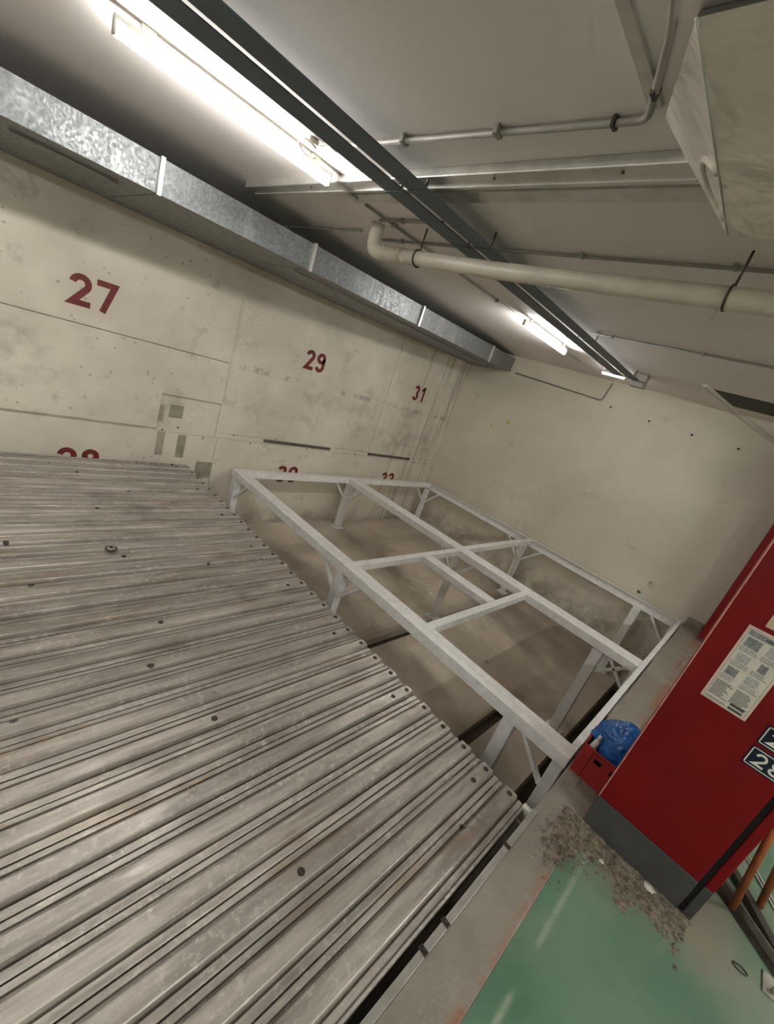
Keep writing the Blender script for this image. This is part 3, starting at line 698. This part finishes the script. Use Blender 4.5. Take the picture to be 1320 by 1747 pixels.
angle_iron((3.10, -0.60, 0.001), (2.93, -0.80, 0.001), 0.035, 'short dark angle iron behind the orange pole foot')
fo = thing('floor_anchor', 'flat steel anchor plate with a bolt on the green floor beside the angle iron', 'anchor', (2.60, -0.98, 0))
o = box('plate', 2.54, 2.66, -1.06, -0.93, 0.0, 0.008, M['ironlite'], fo, 0.002); o.location = -Vector(fo.location)
o = tube('bolt', [(2.58, -0.97, 0.008), (2.58, -0.97, 0.03)], 0.012, M['ironlite'], fo, 6); o.location = -Vector(fo.location)
for (p0, p1, lab) in (((2.862, -0.786, 0.014), (2.815, -0.655, 0.86), 'rusty orange steel pole leaning at the pillar, the nearer one'), ((3.03, -0.90, 0.018), (2.93, -0.745, 0.80), 'rusty orange steel pole leaning behind the nearer one')):
    o = tube('orange_pole', [p0, p1], 0.017, M['orange'], None, 14); tag(o, lab, 'pole', 'orange poles by the red pillar')
for k_, (a, b, lab) in enumerate((((3.42, -0.80, 0.006), (3.10, -0.99, 0.006), 'thin pale rod on the floor behind the orange poles'), ((3.40, -0.84, 0.006), (3.08, -1.03, 0.006), 'second thin pale rod on the floor beside its twin'))):
    o = tube('thin_rod', [a, b], 0.005, M['whitepaint'], None, 8); tag(o, lab, 'rod', 'thin rods on the floor')

# ------------------------------------------------------------------ ceiling services
# flat wide duct along the back wall
dt = thing('air_duct', 'flat galvanised air duct running along the top of the back wall', 'duct', (3.0, 5.0, 2.6))
A = dict(fb0=(-4.9, 3.80, 2.585), rb0=(-4.9, WY-0.03, 2.58), ft0=(-4.9, 3.80, 2.80), rt0=(-4.9, WY-0.03, 2.80))
duct_sta = [(-4.9, 3.90, 2.590, 2.818), (-1.4, 3.93, 2.594, 2.82), (1.13, 3.95, 2.600, 2.822), (2.50, 4.00, 2.607, 2.834), (4.25, 4.07, 2.613, 2.842), (6.35, 4.27, 2.642, 2.885), (7.69, 4.60, 2.695, 2.945)]
for i in range(len(duct_sta)-1):
    (xa, ya, ba, ta), (xb, yb, bb, tb) = duct_sta[i], duct_sta[i+1]
    g = 0.004; yr = WY-0.042
    vs = [(xa+g, ya, ba), (xb-g, yb, bb), (xb-g, yr, 2.59+(bb-2.59)*0.35), (xa+g, yr, 2.59+(ba-2.59)*0.35), (xa+g, ya, ta), (xb-g, yb, tb), (xb-g, yr, tb), (xa+g, yr, ta)]
    fs = [(0,1,2,3), (4,5,6,7), (0,1,5,4), (1,2,6,5), (2,3,7,6), (3,0,4,7)]
    o = nobj('duct_section', mesh_from('duct_section', vs, fs), M['galv'], dt); o.location = -Vector(dt.location)
    if i < len(duct_sta)-2:
        o = beam('flange', (xb, yb-0.012, bb-0.010), (xb, yb-0.012, tb+0.01), 0.03, 0.028, M['bright'], dt, up=(0, 1, 0), bev=0.002); o.location = -Vector(dt.location)
# conduit under the duct, in two runs
cd = thing('cable_conduit', 'thin conduit fixed under the flat air duct', 'conduit', (2.0, 4.3, 2.57))
for x0, x1 in ((0.35, 0.95), (2.5, 6.9)):
    o = tube('pipe_run', [(x0, 4.22+0.02*x0, 2.582), (x1, 4.22+0.02*x1+(0.25 if x1 > 3 else 0), 2.584+(0.03 if x1 > 3 else 0))], 0.011, M['conduit'], cd, 8); o.location = -Vector(cd.location)
# LED battens
def led(x0, x1, y, label, z=2.915, m='led'):
    t_ = thing('led_batten', label, 'lamp', ((x0+x1)/2, y, CZ), 'led battens on the ceiling')
    o = box('housing', x0-0.01, x1+0.01, y-0.017, y+0.017, z+0.032, z+0.052, M['whitepaint'], t_, 0.003); o.location = -Vector(t_.location)
    for xe in (x0+0.12, x1-0.12):
        o = box('mount', xe-0.03, xe+0.03, y-0.014, y+0.014, z+0.051, CZ, M['whitepaint'], t_, 0.002); o.location = -Vector(t_.location)
    o = box('diffuser', x0, x1, y-0.017, y+0.017, z-0.017, z+0.032, M[m], t_, 0.0); o.location = -Vector(t_.location)
    for xe in (x0-0.01, x1):
        o = box('end_cap', xe, xe+0.01, y-0.017, y+0.017, z-0.017, z+0.033, M['whitepaint'], t_, 0.001); o.location = -Vector(t_.location)
led(0.545, 1.69, 2.735, 'long bright led batten on the ceiling, nearest the camera')
led(4.46, 5.66, 2.735, 'led batten on the ceiling near the right wall')
led(-2.3, -1.1, 2.735, 'unseen fill led batten added above the left bays', m='led_fill')  # unseen lamp, added to fill the left side with light
for xx, wd in ((-3.6, 'left'), (0.4, 'middle'), (4.4, 'right')):  # unseen row behind the camera, added as fill light
    led(xx, xx+1.2, -3.3, '%s unseen fill led batten added above the driveway' % wd, m='led_fill')
# small lamp at the rail end
t_ = thing('end_lamp', 'small bright lamp strip at the end of the dark rails', 'lamp', (6.53, 2.33, 2.92))
o = box('housing', 6.50, 6.545, 2.17, 2.50, 2.925, 2.95, M['whitepaint'], t_, 0.003); o.location = -Vector(t_.location)
o = box('diffuser', 6.503, 6.542, 2.18, 2.49, 2.905, 2.925, M['led'], t_, 0.004); o.location = -Vector(t_.location)
o = box('hanger', 6.515, 6.530, 2.44, 2.46, 2.95, CZ, M['conduit'], t_, 0.001); o.location = -Vector(t_.location)
# two dark rails
for y0, y1, lab in ((2.118, 2.268, 'dark slate blue flat rail under the ceiling, on the side of the back wall'), (1.930, 2.076, 'dark slate blue flat rail under the ceiling, on the driveway side')):
    rl = thing('ceiling_rail', lab, 'rail', (3.0, (y0+y1)/2, 2.9), 'dark rails under the ceiling')
    o = box('rail', -4.8, 6.35, y0, y1, 2.90, 2.907, M['darkrail'], rl, 0.001); o.location = -Vector(rl.location)
    for x in (-3, -0.6, 1.78, 2.47, 4.6, 6.2):
        o = tube('hanger_rod', [(x, y0+0.03, 2.92), (x, y0+0.03, CZ)], 0.006, M['iron'], rl, 8); o.location = -Vector(rl.location)
        o = box('hanger_clip', x-0.012, x+0.012, y0-0.004, y1+0.004, 2.8965, 2.901, M['darkrail'], rl, 0.001); o.location = -Vector(rl.location)
jb = tag(box('junction_box', 6.36, 6.50, 1.86, 2.04, 2.83, CZ, M['conduit'], None, 0.006), 'grey junction box on the ceiling where the dark rails end', 'junction box')
# conduit line in row with the lamps
cl = thing('lamp_conduit', 'thin conduit on the ceiling linking the led battens', 'conduit', (3.2, 2.87, CZ))
for x0, x1 in ((1.80, 2.02), (2.10, 4.62), (5.97, 6.48)):
    o = tube('pipe_run', [(x0, 2.86, 2.985), (x1, 2.86, 2.985)], 0.010, M['conduit'], cl, 8); o.location = -Vector(cl.location)
for x in (1.83, 2.4, 3.2, 4.0, 4.62):
    o = box('saddle', x-0.012, x+0.012, 2.838, 2.882, 2.972, CZ, M['conduit'], cl, 0.002); o.location = -Vector(cl.location)
# cable loop hanging near the lamp end
lp = thing('cable_loop', 'coiled white cable loop hanging from the ceiling beside the bright batten', 'cable', (1.42, 2.55, CZ))
pts = [(1.44+0.055*math.cos(a*math.pi/10), 2.60+0.055*math.sin(a*math.pi/10)*0.9, 2.955-0.02*math.sin(a*math.pi/10+1)) for a in range(17)]
o = tube('loop', pts, 0.006, M['whitepipe'], lp, 8); o.location = -Vector(lp.location)
o = box('ceiling_plate', 1.41, 1.47, 2.55, 2.61, 2.975, CZ, M['whitepipe'], lp, 0.006); o.location = -Vector(lp.location)
# conduit from loop across the ceiling
cc = thing('ceiling_conduit', 'painted conduit crossing the ceiling and bending at the foil duct', 'conduit', (1.55, 1.5, CZ))
o = tube('pipe_run', rounded([(1.49, 2.57, 2.982), (1.578, 0.825, 2.982), (1.27, 0.70, 2.982), (0.2, 0.42, 2.982)], 0.04), 0.012, M['conduit'], cc, 10); o.location = -Vector(cc.location)
for y, x in ((1.91, 1.52), (1.39, 1.543), (2.45, 1.497)):
    o = box('saddle', x-0.024, x+0.024, y-0.012, y+0.012, 2.966, CZ, M['conduit'], cc, 0.003); o.location = -Vector(cc.location)
for x, y in ((1.574, 0.93), (1.46, 0.777)):
    o = box('saddle', x-0.02, x+0.02, y-0.008, y+0.008, 2.966, CZ, M['iron'], cc, 0.004); o.location = -Vector(cc.location)
# flat steel strip running to the bend
fsb = thing('flat_strip', 'flat galvanised strip on the ceiling ending at the conduit bend', 'strip', (0.6, 0.79, CZ))
o = box('strip', -3.0, 1.54, 0.775, 0.815, 2.985, CZ, M['bright'], fsb, 0.002); o.location = -Vector(fsb.location)
o = tube('bolt', [(1.50, 0.795, 2.975), (1.50, 0.795, 2.99)], 0.009, M['iron'], fsb, 8); o.location = -Vector(fsb.location)
# bright trunking and flat strip
tk = thing('cable_trunking', 'bright galvanised cable trunking across the ceiling beyond the conduit', 'trunking', (1.83, 2.0, CZ))
o = box('channel', 1.765, 1.865, 0.70, 4.03, 2.955, CZ, M['bright'], tk, 0.006); o.location = -Vector(tk.location)
o = box('lip', 1.855, 1.872, 0.70, 4.03, 2.948, 2.957, M['bright'], tk, 0.001); o.location = -Vector(tk.location)
for y in (0.95, 1.55, 2.2, 3.1):
    o = tube('screw', [(1.80, y, 2.95), (1.80, y, 2.957)], 0.007, M['iron'], tk, 8); o.location = -Vector(tk.location)
fst = tag(box('ceiling_strip', 1.985, 2.09, 0.68, 2.95, 2.988, CZ, M['bright'], None, 0.002), 'pale flat strip on the ceiling beside the bright trunking', 'strip')
# drain pipe with elbow
dp = thing('drain_pipe', 'thick cream drain pipe across the ceiling with an elbow up at one end', 'pipe', (2.70, 1.5, 2.86))
o = tube('pipe', rounded([(2.42, 3.07, CZ), (2.42, 3.07, 2.80), (2.525, 1.86, 2.797), (2.55, -4.0, 2.79)], 0.10, 8), 0.051, M['whitepipe'], dp, 20); o.location = -Vector(dp.location)
for y, x in ((2.91, 2.434), (2.75, 2.448)):
    o = tube('collar', [(x, y, 2.80), (x+0.002, y-0.03, 2.80)], 0.057, M['whitepipe'], dp, 20); o.location = -Vector(dp.location)
for y, x in ((2.57, 2.464), (0.577, 2.53)):
    pts = [(x+0.056*math.cos(a*math.pi/9-math.pi/2), y, 2.798+0.056*math.sin(a*math.pi/9-math.pi/2)) for a in range(19)]
    o = nobj('clamp', tube_mesh('clamp', pts, 0.006, 6, False), M['iron'], dp); o.location = -Vector(dp.location)
    o = tube('hanger_rod', [(x, y, 2.85), (x, y, CZ)], 0.006, M['iron'], dp, 8); o.location = -Vector(dp.location)
o = tube('hanger_tail', [(2.53, 0.60, 2.75), (2.53, 0.60, 2.70)], 0.005, M['conduit'], dp, 8); o.location = -Vector(dp.location)
# thin conduits along y
for pts, lab in (([(2.54, 4.9, 2.985), (2.53, 3.40, 2.985)], 'thin conduit on the ceiling between the air duct and the pipe elbow'),
                 ([(2.69, 3.3, 2.985), (2.70, 2.4, 2.985), (2.70, -3, 2.985)], 'thin conduit on the ceiling right above the drain pipe'),
                 ([(2.33, 2.95, 2.986), (2.33, 2.3, 2.986)], 'short thin conduit on the ceiling beside the pipe elbow'),
                 ([(4.60, 2.06, 2.985), (4.60, -4.0, 2.985)], 'thin conduit on the ceiling between the dark rails and the photo edge')):
    c_ = thing('thin_conduit', lab, 'conduit', pts[0], 'thin conduits on the ceiling')
    o = tube('pipe_run', pts, 0.011, M['conduit'], c_, 8); o.location = -Vector(pts[0])
    yy = pts[0][1]-0.25
    while yy > max(pts[-1][1], 0.3):
        o = box('saddle', pts[0][0]-0.02, pts[0][0]+0.02, yy-0.01, yy+0.01, 2.972, CZ, M['conduit'], c_, 0.002); o.location = -Vector(pts[0]); yy -= 0.8
# conduit on the right wall
rc = tag(tube('wall_conduit', rounded([(7.69, 4.48, 2.70), (7.69, 2.74, 2.655), (7.69, 2.70, 2.96)], 0.06), 0.012, M['conduit'], None, 8), 'thin bent conduit on the top of the right wall', 'conduit')
# foil duct at the upper right
fd = thing('foil_duct', 'big crinkled foil covered ventilation duct at the upper right of the ceiling', 'duct', (1.3, 0.2, 2.72))
A_, B_, B2, A2 = (0.915, 0.470, 2.72), (1.725, 0.483, 2.72), (1.725, -0.9, 2.72), (0.915, -0.9, 2.72)
ZT = CZ-0.002
C_, D_, E_, E2, C2 = (1.25, 0.64, ZT), (1.60, 0.785, ZT), (2.28, 0.685, ZT), (2.28, -0.9, ZT), (1.25, -0.9, ZT)
vs = [A_, B_, B2, A2, C_, D_, E_, E2, C2]
o = nobj('underside', mesh_from('underside', vs, [(0, 1, 2, 3), (0, 4, 5), (0, 5, 1), (1, 5, 6), (1, 6, 7, 2), (3, 2, 7, 8)]), M['foil'], fd); o.location = -Vector(fd.location)
o = nobj('dark_end', mesh_from('dark_end', [A_, A2, C2, C_], [(0, 1, 2, 3)]), M['darkgrey'], fd); o.location = -Vector(fd.location)  # closed end face, painted dark for the shaded duct interior
o = tube('corner_bead', [A_, B_], 0.003, M['bright'], fd, 8); o.location = -Vector(fd.location)
e1 = (Vector(B_)-Vector(A_)).normalized(); e2 = (Vector(D_)-Vector(A_)); e2 = (e2-e1*e2.dot(e1)).normalized()
pts = [Vector((1.50, 0.479, 2.72)) + e1*0.12*math.cos(a*math.pi/14) + e2*0.11*math.sin(a*math.pi/14) for a in range(15)]
o = nobj('collar', tube_mesh('collar', pts, 0.010, 10, True), M['whitepipe'], fd); o.location = -Vector(fd.location)
# black panel with a vent's inner shade painted on, and its lip
vo = thing('painted_vent', 'black panel on the ceiling painted as the shade of a vent above the far red pillar with a pale lip', 'vent', (6.9, 0.4, CZ))
vs = [(6.28, 1.10, CZ-0.002), (7.20, 0.96, CZ-0.002), (7.30, -2.5, CZ-0.002), (6.35, -2.5, CZ-0.002)]
vs += [(x, y, CZ+0.001) for x, y, z in vs]
o = nobj('shade_panel', mesh_from('shade_panel', vs, [(0,1,2,3), (7,6,5,4), (0,4,5,1), (1,5,6,2), (2,6,7,3), (3,7,4,0)]), M['black'], vo); o.location = -Vector(vo.location)
o = beam('lip', (6.08, 1.165, 2.985), (7.69, 0.935, 2.985), 0.05, 0.03, M['whitepipe'], vo, bev=0.003); o.location = -Vector(vo.location)
o = beam('lip', (7.685, 0.93, 2.985), (7.685, 0.40, 2.76), 0.05, 0.03, M['whitepipe'], vo, up=(1, 0, 0), bev=0.003); o.location = -Vector(vo.location)
